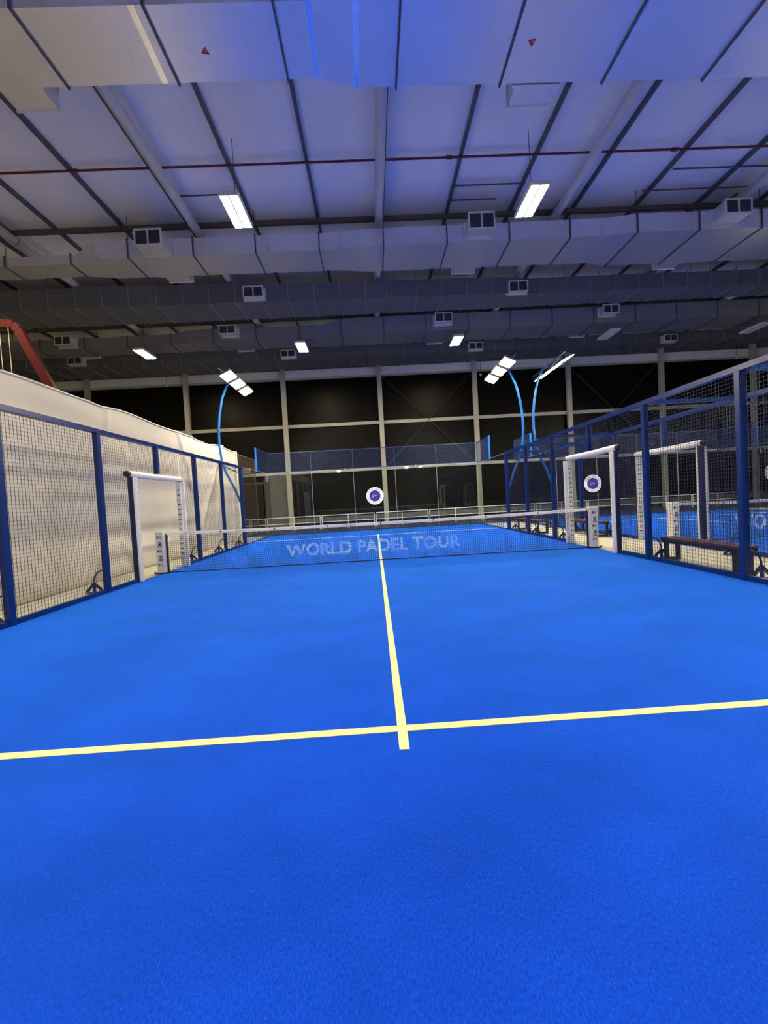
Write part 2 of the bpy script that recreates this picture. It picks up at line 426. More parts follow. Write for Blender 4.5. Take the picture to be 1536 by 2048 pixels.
# ------------------------------------------------------------------ glass end walls with mesh above
def glass_end(x0,x1,label,returns,n=5,sticker=None,group=None,left_side=True,right_side=True):
    t=thing('glass_wall',label,'glass wall',((x0+x1)/2,10.03,0),group)
    w=(x1-x0)/n
    for i in range(n):
        MB().box(x0+i*w+.004,x0+(i+1)*w-.004,10.024,10.036,.01,3.0).build('glass_pane',M['glass'],t)
    for i in range(1,n):
        MB().box(x0+i*w-.006,x0+i*w+.006,10.018,10.042,.01,3.0).build('glass_joint',M['joint'],t)
    MB().box(x0,x1,10.0,10.06,0,.03).build('bottom_channel',M['navy_dark'],t)
    MB().box(x0,x1,10.02,10.04,3.0,3.02).build('glass_edge',M['joint'],t)
    for i in range(n):
        for k in (.2,.5,.8): MB().tube([(x0+(i+k)*w,10.0,3.03),(x0+(i+k)*w,10.02,3.03)],.022,8).build('clamp',M['steelhandle'],t)
    # mesh above
    for i in range(n+1):
        MB().box(x0+i*w-.014,x0+i*w+.014,10.03,10.06,3.0,4.0).build('mesh_post',M['wire_blue'],t)
    MB().box(x0,x1,10.03,10.06,3.97,4.0).box(x0,x1,10.03,10.06,3.03,3.06).build('mesh_rail',M['wire_blue'],t)
    b=MB(); r=.0024; sp=.05
    m=round((x1-x0)/sp)
    for i in range(1,m): xx=x0+(x1-x0)*i/m; b.box(xx-r,xx+r,10.045-r,10.045+r,3.06,3.97)
    for k in range(1,18): zz=3.06+.91*k/18; b.box(x0,x1,10.045+r,10.045+3*r,zz-r,zz+r)
    b.build('mesh_panel',M['wire_blue'],t)
    for sx,x in ((-1,x0),(1,x1)):
        if not returns[0 if sx<0 else 1]: continue
        # side glass and the return of the upper mesh
        MB().box(x-.006,x+.006,3*S+.1,8.0,.01,2.98).build('side_pane',M['glass'],t)
        MB().box(x-.006,x+.006,8.01,10.02,.01,2.98).build('side_pane',M['glass'],t)
        MB().box(x-.01,x+.01,3*S+.1,10.02,2.98,2.995).build('glass_edge',M['joint'],t)
        MB().box(x-.02,x+.02,3*S+.1,10.02,0,.03).build('bottom_channel',M['navy_dark'],t)
        MB().cbox(x-.035,x+.035,7.96,8.05,2.95,4.0,.006).build('mesh_post',M['poleblue' if x<12 else 'wire_blue'],t)
        MB().box(x-.012,x+.012,8.05,10.03,3.97,4.0).box(x-.012,x+.012,8.05,10.03,3.0,3.03).build('mesh_rail',M['wire_blue'],t)
        b=MB()
        for i in range(1,40): yy=8.05+1.98*i/40; b.box(x-r,x+r,yy-r,yy+r,3.03,3.97)
        for k in range(1,18): zz=3.03+.94*k/18; b.box(x+r,x+3*r,8.05,10.03,zz-r,zz+r)
        b.build('mesh_panel',M['wire_blue'],t)
    if sticker is not None: logo(t,*sticker)
    return t
def logo(parent,cx,cz,R=.42):
    y=10.012
    s=MB().ring((cx,y,cz),'y',0,R,.006,48).build('logo_sticker',M['ring'],parent)
    MB().ring((cx,y-.005,cz),'y',0,R*.635,.004,40).build('sticker_disc',M['disc'],s)
    b=MB()
    def arc(a0,a1,r0,r1):
        def f(u,v):
            a=a0+(a1-a0)*u; r=r0+(r1-r0)*v; return (cx+r*math.cos(a),y-.0045,cz+r*math.sin(a))
        return f
    put_text(b,'GABY',arc(math.radians(156),math.radians(101),R*.73,R*.9),.015)
    put_text(b,'RECA',arc(math.radians(87),math.radians(24),R*.73,R*.9),.015)
    # thin unreadable line of small lettering round the lower rim
    for i in range(40):
        a=math.radians(188+i*4.0)
        if i in (13,20,28): continue
        da=.028; r0,r1=(.80*R,.86*R) if i<13 else (.81*R,.85*R)
        b.add([(cx+r*math.cos(q),y-.0045,cz+r*math.sin(q)) for r,q in ((r0,a-da),(r0,a+da*.6),(r1,a+da*.6),(r1,a-da))],[(0,1,2,3)])
    b.build('ring_lettering',M['printgrey'],s)
    # scribbled handwriting in the middle
    k=R/.42; pts=[(-.12,.05),(-.09,.06),(-.1,-.02),(-.12,-.09),(-.10,-.06),(-.06,.0),(-.03,.04),(-.05,-.01),(-.02,.0),(.0,.05),(.02,-.03),(.03,.07),(.045,-.06),(.07,.02),(.10,.025),(.13,.03)]
    MB().tube([(cx+a*k,y-.009,cz+c*k) for a,c in pts],.006*k,5).build('handwriting',M['ring'],s)
glass_end(-FX,FX,'glass end wall behind the near court net, with blue mesh above',(1,1),5,(-.03,1.655,.425))
glass_end(GX,GX+10.2,'glass end wall of the neighbouring court with a round logo sticker',(1,1),5,(10.79,1.66,.44))
glass_end(19.05,29.2,'glass end wall at the far right edge of the photo',(0,0),5,(19.95,1.73,.42))

# court number discs at the corners of the glass
b=MB().ring((-FX-.09,9.95,2.79),'x',0,.20,.02,28).box(-FX-.09,-FX-.006,9.93,9.97,2.77,2.81)
tag(b.build('number_disc',M['white']),'white disc seen nearly edge on at the far left glass corner','sign')
t=thing('number_disc','small dark disc with a red ring at the second court corner','sign',(GX+.06,9.95,2.3))
MB().ring((GX+.06,9.95,2.52),'x',0,.17,.02,28).build('plate',M['black'],t)
MB().ring((GX+.045,9.95,2.52),'x',.10,.14,.006,28).build('red_ring',M['redring'],t)
t=thing('number_disc','black round sign with a white 5 at far right','sign',(19.3,9.95,2.6))
MB().ring((19.3,9.95,2.81),'x',0,.19,.02,28).build('plate',M['black'],t)
b=MB(); put_text(b,'5',lambda u,v:(19.288,10.01-u*.12,2.71+v*.19),.02); b.build('numeral',M['white'],t)

# ------------------------------------------------------------------ nets
def net_post(x,label,group):
    t=thing('net_post',label,'post',(x,-.02,0),group)
    h=.975
    p=MB().cbox(x-.095,x+.095,-.115,.075,.03,h,.02)
    MB().cbox(x-.099,x+.099,-.119,.079,h-.045,h+.008,.018).build('cap',M['pad'],t)
    MB().box(x-.16,x+.16,-.10,.10,0,.022).tube([(x-.17,-.06,.022),(x-.17,-.06,.05)],.018,8).tube([(x+.17,-.06,.022),(x+.17,-.06,.05)],.018,8).build('base_plate',M['black'],t)
    yy=-.1165
    for k,z in enumerate((.85,.70,.53,.38,.215)):
        bk=gy=p
        if k%2==0:     # half moon and a block of small lettering
            p.mat=1; n=10; bk.add([(x-.02+.0,yy,z-.032)]+[(x-.02-.035*math.sin(PI*j/n),yy,z-.032*math.cos(PI*j/n)) for j in range(1,n)]+[(x-.02,yy,z+.032)],[tuple(range(n+1))])
            p.mat=2
            for r in range(3): gy.add([(x-.008,yy,z-.024+r*.018),(x+.052,yy,z-.024+r*.018),(x+.052,yy,z-.012+r*.018),(x-.008,yy,z-.012+r*.018)],[(0,1,2,3)])
        else:          # round emblem over two bars of lettering
            p.mat=1; n=20; bk.add([(x+.012+.037*math.cos(2*PI*j/n),yy,z+.01+.037*math.sin(2*PI*j/n)) for j in range(n)],[tuple(range(n))])
            for r,w in ((0,.05),(1,.042)):
                z2=z-.052-r*.03; bk.add([(x+.012-w,yy,z2),(x+.012+w,yy,z2),(x+.012+w,yy,z2+.018),(x+.012-w,yy,z2+.018)],[(0,1,2,3)])
    p=p.build('padding',[M['pad'],M['print'],M['printgrey']],t)
    w=MB()
    for z in (.70,.38):
        w.tube([(x-.008,yy-.002,z+.0),(x+.0,yy-.002,z+.022),(x+.012,yy-.002,z+.008),(x+.026,yy-.002,z+.02),(x+.03,yy-.002,z-.002)],.0045,5)
    w.build('emblem_scribble',M['pad'],p)
    return t
def net(cx,label,tx=0,bright=False):
    t=thing('padel_net',label,'net',(cx,0,0))
    hw=FX-.10; x0,x1=cx-hw,cx+hw
    top=lambda x:.862+.045*((x-cx)/hw)**2      # lower edge of band sags to the centre
    sp=.0455; n=round(2*hw/sp); rows=18
    test=in_text('WORLD PADEL TOUR',.03)
    xa,xb,za,zb=cx+tx-2.22,cx+tx+1.92,.205,.505 if not bright else .57
    b=MB(); r=.0023; rp=.0058
    X=[x0+2*hw*i/n for i in range(n+1)]
    def zrow(x,k): return .02+(top(x)-.04)*k/rows
    for i in range(1,n):
        x=X[i]; k0=0
        segs=[]; 
        for k in range(rows):
            z=(zrow(x,k)+zrow(x,k+1))/2; on=test((x-xa)/(xb-xa),(z-za)/(zb-za)); segs.append(on)
        k=0
        while k<rows:
            j=k
            while j+1<rows and segs[j+1]==segs[k]: j+=1
            b.mat=1 if segs[k] else 0; q=rp if segs[k] else r
            b.box(x-q,x+q,-r,r,zrow(x,k),zrow(x,j+1)); k=j+1
    for k in range(1,rows):
        i=0
        on=[test(((X[i]+X[i+1])/2-xa)/(xb-xa),(zrow((X[i]+X[i+1])/2,k)-za)/(zb-za)) for i in range(n)]
        while i<n:
            j=i
            while j+1<n and on[j+1]==on[i] and j-i<11: j+=1
            b.mat=1 if on[i] else 0; q=rp if on[i] else r
            b.bar((X[i],.0025,zrow(X[i],k)),(X[j+1],.0025,zrow(X[j+1],k)),2*r,2*q); i=j+1
    b.build('net_mesh',[M['net'],M['netwhite' if bright else 'netpaint']],t)
    # white band folded over the cable
    band=MB(); m=40; vs=[];fs=[]
    for i in range(m+1):
        x=x0+2*hw*i/m; z=top(x)-.022; h=.072
        vs+=[(x,-.010,z),(x,-.014,z+h*.5),(x,-.008,z+h),(x,.008,z+h),(x,.014,z+h*.5),(x,.010,z)]
    for i in range(m):
        for k in range(6): k2=(k+1)%6; fs.append((6*i+k,6*(i+1)+k,6*(i+1)+k2,6*i+k2))
    fs+= [tuple(range(5,-1,-1)),tuple(6*m+k for k in range(6))]
    bd=band.add(vs,fs).build('top_band',M['pad'],t)
    pr=MB()
    for q in range(8):
        xc=cx-4.42+1.2525*q
        def f(u,v,xc=xc):
            x=xc-.19+.30*u; return (x,-.0155,top(x)+.004+.026*v)
        put_text(pr,'GABY RECA',f,.01)
    pr.build('band_lettering',M['printgrey'],bd)
    dt=MB()
    for q in range(8):
        xc=cx-3.72+1.2525*q
        if xc>x1-.1: continue
        k=14; dt.add([(xc+.02*math.cos(2*PI*j/k),-.0158,top(xc)+.016+.02*math.sin(2*PI*j/k)) for j in range(k)],[tuple(range(k))])
    for q in range(52):
        xc=x0+.1+q*.19; dt.box(xc-.012,xc+.012,-.013,-.009,top(xc)-.026,top(xc)-.018)
    dt.build('band_studs',M['print'],bd)
    MB().tube([(x0+2*hw*i/30,-.004,.012+.004*math.sin(i*1.7)) for i in range(31)],.011,6).build('bottom_cord',M['net'],t)
    MB().box(x0-.0,x0+.03,-.012,.012,.01,top(x0)+.03).build('side_tape',M['net'],t)
    MB().box(x1-.03,x1,-.012,.012,.01,top(x1)+.03).build('side_tape',M['net'],t)
net(0,'black net with white band and pale WORLD PADEL TOUR lettering, near court')
net(C2,'net of the neighbouring court seen through the right mesh fences',-1.22,True)
net_post(-FX,'white padded net post at the left end of the near net','net posts')
net_post(FX,'white padded net post at the right end of the near net','net posts')
net_post(GX+.12,'white padded net post of the neighbouring court behind the nearest bench','net posts')

# ------------------------------------------------------------------ tarp on the left
def tarp():
    t=thing('tarp_screen','cream tarp screen hanging behind the left mesh fence','tarp',(-6.15,0,0))
    ny,nz=330,70; y0,y1=-11.5,8.6
    def bump(y,z):
        d=.012*math.sin(y*1.9+z*.8)+.010*math.sin(z*5.2+y*.35)+.006*math.sin(z*11+1.3*math.sin(y*.8))
        for c,k,w,a in ((3.2,.55,.16,.035),(4.1,-.4,.12,.03),(5.4,.7,.18,.045),(6.3,.35,.11,.04),(7.3,-.3,.14,.035),(8.0,.2,.08,.03),(-.2,.12,.09,.02),(-3.4,.1,.2,.015)):
            e=(y-c-k*(z-2))/w; d+=1.7*a*math.exp(-e*e)
        for c,w,a in ((.55,.08,.030),(.95,.16,-.03),(2.35,.10,.02),(3.0,.14,-.02)):
            e=(z-c-.02*math.sin(y*.9))/w; d+=a*math.exp(-e*e)*(.6+.4*math.sin(y*.6+c))
        return d
    def ztop(y): return 3.93+.022*math.sin(y*2.1)+.02*math.sin(y*.9+1)-.05*math.exp(-((y-5.6)/.5)**2)-.04*math.exp(-((y+.1)/.35)**2)
    vs=[];fs=[]
    for i in range(ny+1):
        y=y0+(y1-y0)*i/ny
        for k in range(nz+1):
            z=ztop(y)*k/nz; vs.append((-6.15+bump(y,z),y,z))
    for i in range(ny):
        for k in range(nz): a=i*(nz+1)+k; fs.append((a,a+nz+1,a+nz+2,a+1))
    o=MB().add(vs,fs,True).build('cloth',M['tarp'],t)
    md=o.modifiers.new('thickness','SOLIDIFY'); md.thickness=.004; md.offset=-1
    MB().tube([(-6.15+bump(y0+(y1-y0)*i/120,3.9),y0+(y1-y0)*i/120,ztop(y0+(y1-y0)*i/120)-.005) for i in range(121)],.022,8).build('top_hem',M['hem'],t)
    MB().box(-6.19,-6.12,8.58,8.66,0,3.97).build('end_post',M['pad'],t)
    return t
tarp()
t=thing('dark_mesh_panel','dark brown mesh panel past the end of the cream tarp','mesh panel',(-6.15,9.7,0))
b=MB()
for i in range(60): y=8.7+2.6*i/59; b.box(-6.153,-6.147,y-.003,y+.003,0,3.85)
b.build('wires',M['wire_brown'],t)
MB().box(-6.17,-6.13,8.66,11.35,3.84,3.88).build('top_rail',M['bandgrey'],t)
MB().box(-6.17,-6.13,11.3,11.36,0,3.84).build('end_post',M['bandgrey'],t)

# red steel frame beyond the tarp
t=thing('red_frame','tall red steel frame with hanging ropes behind the cream tarp','frame',(-11.8,3,0))
prof=[(-7.05,0),(-9.72,5.48),(-10.21,6.53),(-10.40,6.95),(-10.50,7.16),(-10.63,7.30),(-10.82,7.36),(-11.2,7.36),(-13.0,7.36),(-13.3,7.2),(-16.5,0)]
b=MB()
for dy in (-.08,.08): pass
for a,c in zip(prof[:-1],prof[1:]): b.bar((a[0],3,a[1]),(c[0],3,c[1]),.14,.24,(0,0,1) if abs(a[1]-c[1])<.3 else (1,0,0))
b.build('arch',M['redsteel'],t)
for x in (-11.02,-10.76,-12.2,-12.5): MB().tube([(x,2.95,7.3),(x+.02,2.95,.9)],.012,6).build('rope',M['rope'],t)
for xa,xb in ((-11.02,-10.76),(-12.5,-12.2)): MB().box(xa-.1,xb+.1,2.85,3.05,.86,.9).build('seat',M['wood'],t)

# ------------------------------------------------------------------ benches
def bench(x0,x1,y0,y1,z,label):
    t=thing('bench',label,'bench',((x0+x1)/2,(y0+y1)/2,0),'benches between the courts')
    w=(x1-x0)/3
    for k in range(3): MB().box(x0+k*w+.006,x0+(k+1)*w-.006,y0,y1,z-.035,z).build('plank',M['wood'],t)
    MB().box(x0+.01,x0+.05,y0+.01,y1-.01,z-.085,z-.036).box(x1-.05,x1-.01,y0+.01,y1-.01,z-.085,z-.036).build('apron',M['benchsteel'],t)
    for ye in (y0+.07,y1-.13):
        for xe in (x0+.02,x1-.08):
            MB().box(xe,xe+.06,ye,ye+.06,.0,z-.085).build('leg',M['benchsteel'],t)
        MB().box(x0+.08,x1-.08,ye,ye+.06,.0,.05).build('foot_bar',M['benchsteel'],t)
    return t
bench(5.28,5.60,-3.62,-2.0,.425,'dark wooden bench on black steel legs, nearest, right of the net')
bench(6.32,6.72,1.95,3.95,.44,'wooden bench seen behind the right net post against the second fence')
bench(5.34,5.74,3.75,5.75,.44,'wooden bench at the far end of the walkway behind the right fence')

# ------------------------------------------------------------------ light poles
def pole(x,y,inward,label,ground=False,lens='flood'):
    """bowed pole at a fence corner: leans outwards then back over the court (inward=+1: court lies to +x)"""
    t=thing('floodlight_pole',label,'light pole',(x,y,0),'bowed floodlight poles')
    o=-inward
    prof=[(.0,1.62),(.24,2.28),(.49,2.8),(.61,3.25),(.665,3.85),(.655,4.42),(.58,5.0),(.44,5.62),(.24,6.06),(.05,6.22)]
    pp=([(0,0)] if ground else [])+prof
    MB().tube([(x+o*(d+.06),y,z) for d,z in pp],[.045]*(len(pp)-4)+[.042,.04,.036,.034],12).build('pole',M['poleblue'],t)
    MB().bar((x+o*.58,y,3.02),(x+o*.09,y,2.78),.035,.035).build('strut',M['navy'],t)
    MB().box(x+o*.05-.03,x+o*.05+.03,y-1.42,y+1.42,6.20,6.26).build('crossbar',M['navy'],t)
    for k in (-1,0,1):
        yc=y+k*.96; tilt=inward*math.radians(24)
        R=Matrix.Rotation(-tilt,3,'Y')   # tilts the lit face towards the court
        c0=Vector((x+o*.05+inward*.16,yc,6.12))
        def tb(bx):
            m=MB(); m.box(*bx); m.v=[tuple(c0+R@Vector(v)) for v in m.v]; return m
        h=tb((-.22,.22,-.36,.36,-.02,.05)).build('floodlight',M['flood_housing'],t)
        f=tb((-.02,.02,-.03,.03,.05,.10)); f.build('bracket',M['navy'],h)
        tb((-.19,.19,-.33,.33,-.034,-.0205)).build('lens',M[lens],h)
    return t
PY=3*S
pole(-FX,PY,1,'bowed blue floodlight pole at the far left corner of the near court')
pole(FX,PY,-1,'bowed blue floodlight pole with lit lamps at the far right corner')
pole(GX,PY,1,'bowed blue floodlight pole seen from behind, right of the lit one')
pole(-FX,-PY-.36,1,'bowed blue floodlight pole beside the camera, on the left',True,'flood_soft')
pole(FX,-PY-.36,-1,'bowed blue floodlight pole beside the camera, on the right',True,'flood_soft')
pole(GX+10.2,PY,-1,'bowed blue floodlight pole on the far side of the neighbouring court',True)
pole(GX+10.2,-PY,-1,'bowed blue floodlight pole of the neighbouring court, near right end',True)
for xx,yy,i,l in ((-FX,-28.8,1,'left rear'),(FX,-28.8,-1,'right rear'),(GX,-28.8,1,'right court, left rear'),(GX+10.2,-28.8,-1,'right court, right rear')):
    pole(xx,yy,i,'unseen floodlight pole added behind the camera to brighten the hall, '+l,True)  # extra lamps added out of view to brighten the ceiling and near duct

# ------------------------------------------------------------------ railings behind the courts
x=-9.22
for i in range(10):
    t=thing('guard_railing','white two-rail barrier before the far wall, %s from the left'%ORD[i],'railing',(x+1.52,13,0),'white barriers along the far wall')
    a,c=x+.05,x+3.0
    MB().bar((a,13,.745),(c,13,.745),.045,.045).build('top_rail',M['rail'],t)
    MB().bar((a,13,.385),(c,13,.385),.04,.04).build('lower_rail',M['rail'],t)
    for xx in (a,(a+c)/2,c):
        MB().box(xx-.02,xx+.02,12.98,13.02,0,.765).build('post',M['rail'],t)
        MB().box(xx-.06,xx+.06,12.9,13.1,0,.012).build('foot',M['rail'],t)
    x+=3.05

# ------------------------------------------------------------------ roof steel
pur=[.72+2.12*k for k in range(-8,10)]
for i,x in enumerate(pur):
    rel=i-8
    if rel==0: lab='dark roof purlin running along the middle of the ceiling'
    else: lab='dark roof purlin, %s one %s of the middle purlin'%(ORD[abs(rel)-1],'left' if rel<0 else 'right')
    tag(MB().box(x-.041,x+.041,-39.9,WY-.1,10.73,CEIL).build('purlin',M['purlin']),lab,'purlin','purlins under the ceiling')
for i,(y,lab) in enumerate(((-3.1,'brown cross beam hidden above the nearest duct'),(3.92,'brown cross beam just behind the two bright ceiling lamps'),(10.7,'brown cross beam above the third and fourth ducts'))):
    tag(MB().box(-23.9,31.9,y-.05,y+.05,10.59,10.73).build('cross_beam',M['rafter']),lab,'beam','cross beams under the purlins')
tx=[.58,-5.30,6.40,-11.2,12.2,18.0]
tl=['middle','first left of the middle','first right of the middle','second left of the middle','second right of the middle','third right of the middle']
for (y0,y1,dep) in ((-3.05,3.92,'nearer roof bay'),(3.98,10.66,'farther roof bay'),(10.74,WY-.3,'last roof bay')):
    for x,l in zip(tx,tl):
        t=thing('roof_tube','pale round roof tube in the %s, %s one'%(dep,l),'tube',(x,(y0+y1)/2,10.45),'round roof tubes')
        MB().tube([(x,y0+.02,10.45),(x,y1,10.45)],.135,14).build('tube_body',M['beam_white'],t)
        MB().box(x-.36,x+.36,y1-.14,y1+.02,10.585,10.605).box(x-.02,x+.02,y1-.5,y1,10.585,10.70).build('gusset',M['rafter'],t)
# red sprinkler pipe and small conduits
t=thing('sprinkler_pipe','thin dark red pipe running straight across the ceiling','pipe',(0,1.70,10.66))
MB().tube([(-23.9,1.70,10.69),(31.9,1.70,10.69)],.028,8).build('pipe_run',M['redpipe'],t)
b=MB()
for x in (-7.6,2.5,8.8): MB().tube([(x-.08,1.70,10.69),(x+.08,1.70,10.69)],.045,8).build('coupling',M['redpipe'],t)
for x0,x1,y,lab in ((-5.6,-3.45,2.72,'thin conduit across the ceiling left of the left bright lamp'),(2.80,5.0,2.72,'thin conduit across the ceiling beside the right bright lamp'),(2.85,4.3,3.3,'short thin conduit above the middle air grille'),(9.3,13.3,2.4,'thin conduit across the ceiling at the right edge'),(8.9,12.4,3.2,'thin conduit above the right air grille')):
    tag(MB().tube([(x0,y,10.71),(x1,y,10.71)],.022,8).build('conduit',M['purlin']),lab,'conduit','ceiling conduits')

# ------------------------------------------------------------------ ducts
def duct(label,prof,z0,mt,fl_m,flx,fw,extra=None):
    """prof: list of (x, y_near, y_far, z_top) stations"""
    xm=0; t=thing('air_duct',label,'air duct',(0,(prof[0][1]+prof[0][2])/2,z0))
    vs=[];fs=[]
    for x,a,c,z in prof: vs+=[(x,a,z0),(x,c,z0),(x,c,z),(x,a,z)]
    n=len(prof)
    for i in range(n-1):
        for k in range(4): k2=(k+1)%4; fs.append((4*i+k,4*(i+1)+k,4*(i+1)+k2,4*i+k2))
    fs+= [(0,1,2,3),(4*n-1,4*n-2,4*n-3,4*n-4)]
    MB().add(vs,fs).build('duct_body',mt,t)
    def at(x):
        for p,q in zip(prof[:-1],prof[1:]):
            if p[0]<=x<=q[0]:
                u=(x-p[0])/(q[0]-p[0]); return [p[k]+(q[k]-p[k])*u for k in (1,2,3)]
    for x in flx:
        a,c,z=at(x); e=.035
        b=MB()
        b.box(x-fw,x+fw,a-e,c+e,z0-e,z0).box(x-fw,x+fw,a-e,a,z0,z+e).box(x-fw,x+fw,c,c+e,z0,z+e).box(x-fw,x+fw,a,c,z,z+e)
        b.build('flange',fl_m,t)
    for x in [q for i,q in enumerate(flx) if i%2==0]:
        a,c,z=at(x)
        MB().tube([(x,a+.05,z+.03),(x,a+.05,10.84)],.008,5).tube([(x,c-.05,z+.03),(x,c-.05,10.84)],.008,5).build('hanger_rod',M['purlin'],t)
    return t,at
steps=lambda x0,d,n:[x0+d*i for i in range(n)]
# 1: nearest
P1=[(-22,-2.74,-1.52,10.1),(-.66,-2.74,-1.57,10.1),(.02,-2.98,-1.38,10.1),(30,-2.98,-1.22,10.1)]
d1,at1=duct('broad pale air duct nearest overhead, with two red warning triangles',P1,9.5,M['duct_pale'],M['flange'],steps(-21.88+.02,2.06,25),.018)
b=MB()
for xa,xb,w in ((-3.52,-3.57,.11),(-.70,-.70,.075),(.07,.03,.10),(4.98,4.93,.05),(9.9,9.85,.06),(-9.2,-9.25,.1)):
    a,c,z=at1(xa); MB().add([(xa-w/2,a,9.4985),(xa+w/2,a,9.4985),(xb+w/2,c,9.4985),(xb-w/2,c,9.4985)],[(0,3,2,1)]).build('foil_tape',M['foil'],d1)
def triangle(cx,cy,z,s,rot,par):
    pts=[(cx+s*math.cos(rot+2*PI*k/3),cy+s*math.sin(rot+2*PI*k/3),z-.002) for k in range(3)]
    o=MB().add(pts,[(0,2,1)]).build('warning_triangle',M['stickerred'],par)
    q=[(cx+.24*s*math.cos(rot+2*PI*k/3)+.010,cy+.24*s*math.sin(rot+2*PI*k/3)-.006,z-.004) for k in range(3)]
    MB().add(q,[(0,2,1)]).build('white_centre',M['white'],o)
triangle(-2.61,-2.07,9.5,.085,-PI/2+.2,d1); triangle(3.22,-2.07,9.5,.085,PI+.3,d1)
b=MB()
for x,y in ((-2.85,-2.1),(-2.84,-2.05),(-3.95,-2.08),(-3.93,-1.98),(4.2,-2.08),(5.75,-2.1),(7.6,-2.1),(-1.2,-2.08),(.63,-2.08)): MB().tube([(x,y,9.485),(x,y,9.5)],.014,8).build('screw_cap',M['white'],d1)
# 2
P2=[(-22,3.73,4.40,9.8),(-9.15,3.73,4.44,9.78),(-8.4,3.52,4.62,10.03),(-.75,3.56,4.68,10.03),(.05,3.44,4.83,10.03),(7.95,3.42,4.88,10.06),(8.75,3.30,5.12,10.08),(30,3.36,5.16,10.08)]
d2,at2=duct('pale stepped air duct right behind the two bright ceiling lamps',P2,9.5,M['duct_pale'],M['flange'],[-19.6,-17.5,-15.5,-13.4,-11.36,-9.3,-7.38,-5.35,-3.39,-1.37,.68,2.71,4.72,6.68,8.8,10.82,12.87,14.9,16.9,19],.018)
b=MB()
for x in (-9.1,-8.35,-3.0,-.72,.0,3.9,7.7,8.8,10.6):
    a,c,z=at2(x); MB().box(x-.04,x+.04,a-.002,a,9.5,z).build('foil_tape',M['foil'],d2)
triangle(-2.62,4.2,9.5,.06,.3,d2); triangle(3.15,4.2,9.5,.06,.9,d2)
b=MB()
for x in (-8.7,-4.2,-1.1,4.05,5.2,7.4,9.9,13.0): MB().tube([(x,4.2,9.485),(x,4.2,9.5)],.016,8).build('screw_cap',M['white'],d2)
# 3
P3=[(-23,6.42,7.92,10.27),(-8.4,6.45,7.98,10.27),(-8.0,6.55,8.0,10.27),(-4.4,6.55,8.02,10.24),(-3.9,6.64,8.0,10.2),(5.6,6.72,8.0,10.14),(6.3,6.84,7.95,10.1),(30,6.95,7.92,10.08)]
d3,_=duct('dark ribbed air duct, third one back under the ceiling',P3,9.5,M['duct_dark'],M['flange_light'],steps(-22.4,1.02,45),.02)
# 4
P4=[(-23,10.2,11.2,9.95),(-9.3,10.24,11.2,10.0),(-8.5,10.1,11.22,10.1),(-2.1,10.2,11.28,10.1),(-1.3,10.02,11.36,10.28),(30,9.95,11.42,10.3)]
d4,_=duct('grey stepped air duct, fourth one back under the ceiling',P4,9.5,M['duct_mid'],M['flange'],steps(-21.8,2.06,25),.018)
# 5
P5=[(-23,12.55,14.5,10.05),(7,12.9,14.6,10.05),(8.5,12.95,14.0,10.05),(30,13.1,13.9,10.08)]
d5,_=duct('dark ribbed air duct closest to the far window wall',P5,9.5,M['duct_dark'],M['flange_light'],steps(-22.4,1.02,45),.02)

# grilles
def vent(cx,yf,zc,w,h,depth,facing,label,tilt=0):
    """facing=-1 grille looks towards the camera side; yf = duct face it sits on"""
    t=thing('air_grille',label,'air grille',(cx,yf,zc-h/2),'square air grilles on the ducts')
    yo=yf+facing*depth
    a,c=(yo,yf) if facing<0 else (yf,yo)
    MB().box(cx-w/2+.03,cx+w/2-.03,a+(.0 if facing<0 else 0),c,zc-h/2+.02,zc+h/2-.02).box(cx-w/2-.05,cx+w/2+.05,c-.06 if facing<0 else a,c if facing<0 else a+.06,zc-h/2-.04,zc+h/2).build('plenum_box',M['duct_pale'],t)
    f=MB(); y0,y1=(yo-.03,yo) if facing<0 else (yo,yo+.03); e=.045
    f.box(cx-w/2,cx+w/2,y0,y1,zc+h/2-e,zc+h/2).box(cx-w/2,cx+w/2,y0,y1,zc-h/2,zc-h/2+e)
    for x in (cx-w/2,cx-e/2,cx+w/2-e): f.box(x,x+e,y0,y1,zc-h/2+e,zc+h/2-e)
    f.build('frame',M['white'],t)
    for s in (-1,1):
        xa=cx+s*(w/4-.01); l=MB(); ym=(y0+y1)/2
        for k in range(12):
            z=zc-h/2+e+(h-2*e)*(k+.5)/12; l.add([(xa-w/4+.035,ym-.006,z-.026),(xa+w/4-.035,ym-.006,z-.026),(xa+w/4-.035,ym+.006,z+.022),(xa-w/4+.035,ym+.006,z+.022)],[(0,1,2,3)])
        l.build('louvre',M['louver'],t)
G=[(-6.44,3.52,9.73,.82,.50,.55,'left of the left bright lamp, on the second duct'),
   (3.69,3.43,9.80,.82,.52,.5,'beside the right bright lamp, on the second duct'),
   (11.65,3.33,9.86,.86,.46,.5,'near the right photo edge, on the second duct'),
   (-4.30,6.56,9.75,.78,.44,.25,'on the left half of the dark third duct'),
   (6.16,6.82,9.66,.78,.44,.25,'on the right half of the dark third duct'),
   (-14.25,10.2,9.75,.78,.42,.4,'far left, on the fourth duct'),
   (-6.55,10.15,9.88,.80,.42,.4,'left of centre, on the fourth duct'),
   (3.71,10.0,9.93,.84,.44,.4,'right of centre, on the fourth duct'),
   (11.78,9.98,9.97,.80,.42,.4,'far right, on the fourth duct'),
   (-15.6,12.62,9.77,.78,.40,.25,'far left, on the last duct before the window wall'),
   (-4.3,12.72,9.66,.78,.40,.25,'left of centre, on the last duct before the window wall'),
   (6.03,12.88,9.66,.78,.40,.25,'right of centre, on the last duct before the window wall'),
   (17.1,13.0,9.64,.76,.40,.25,'far right, on the last duct before the window wall')]
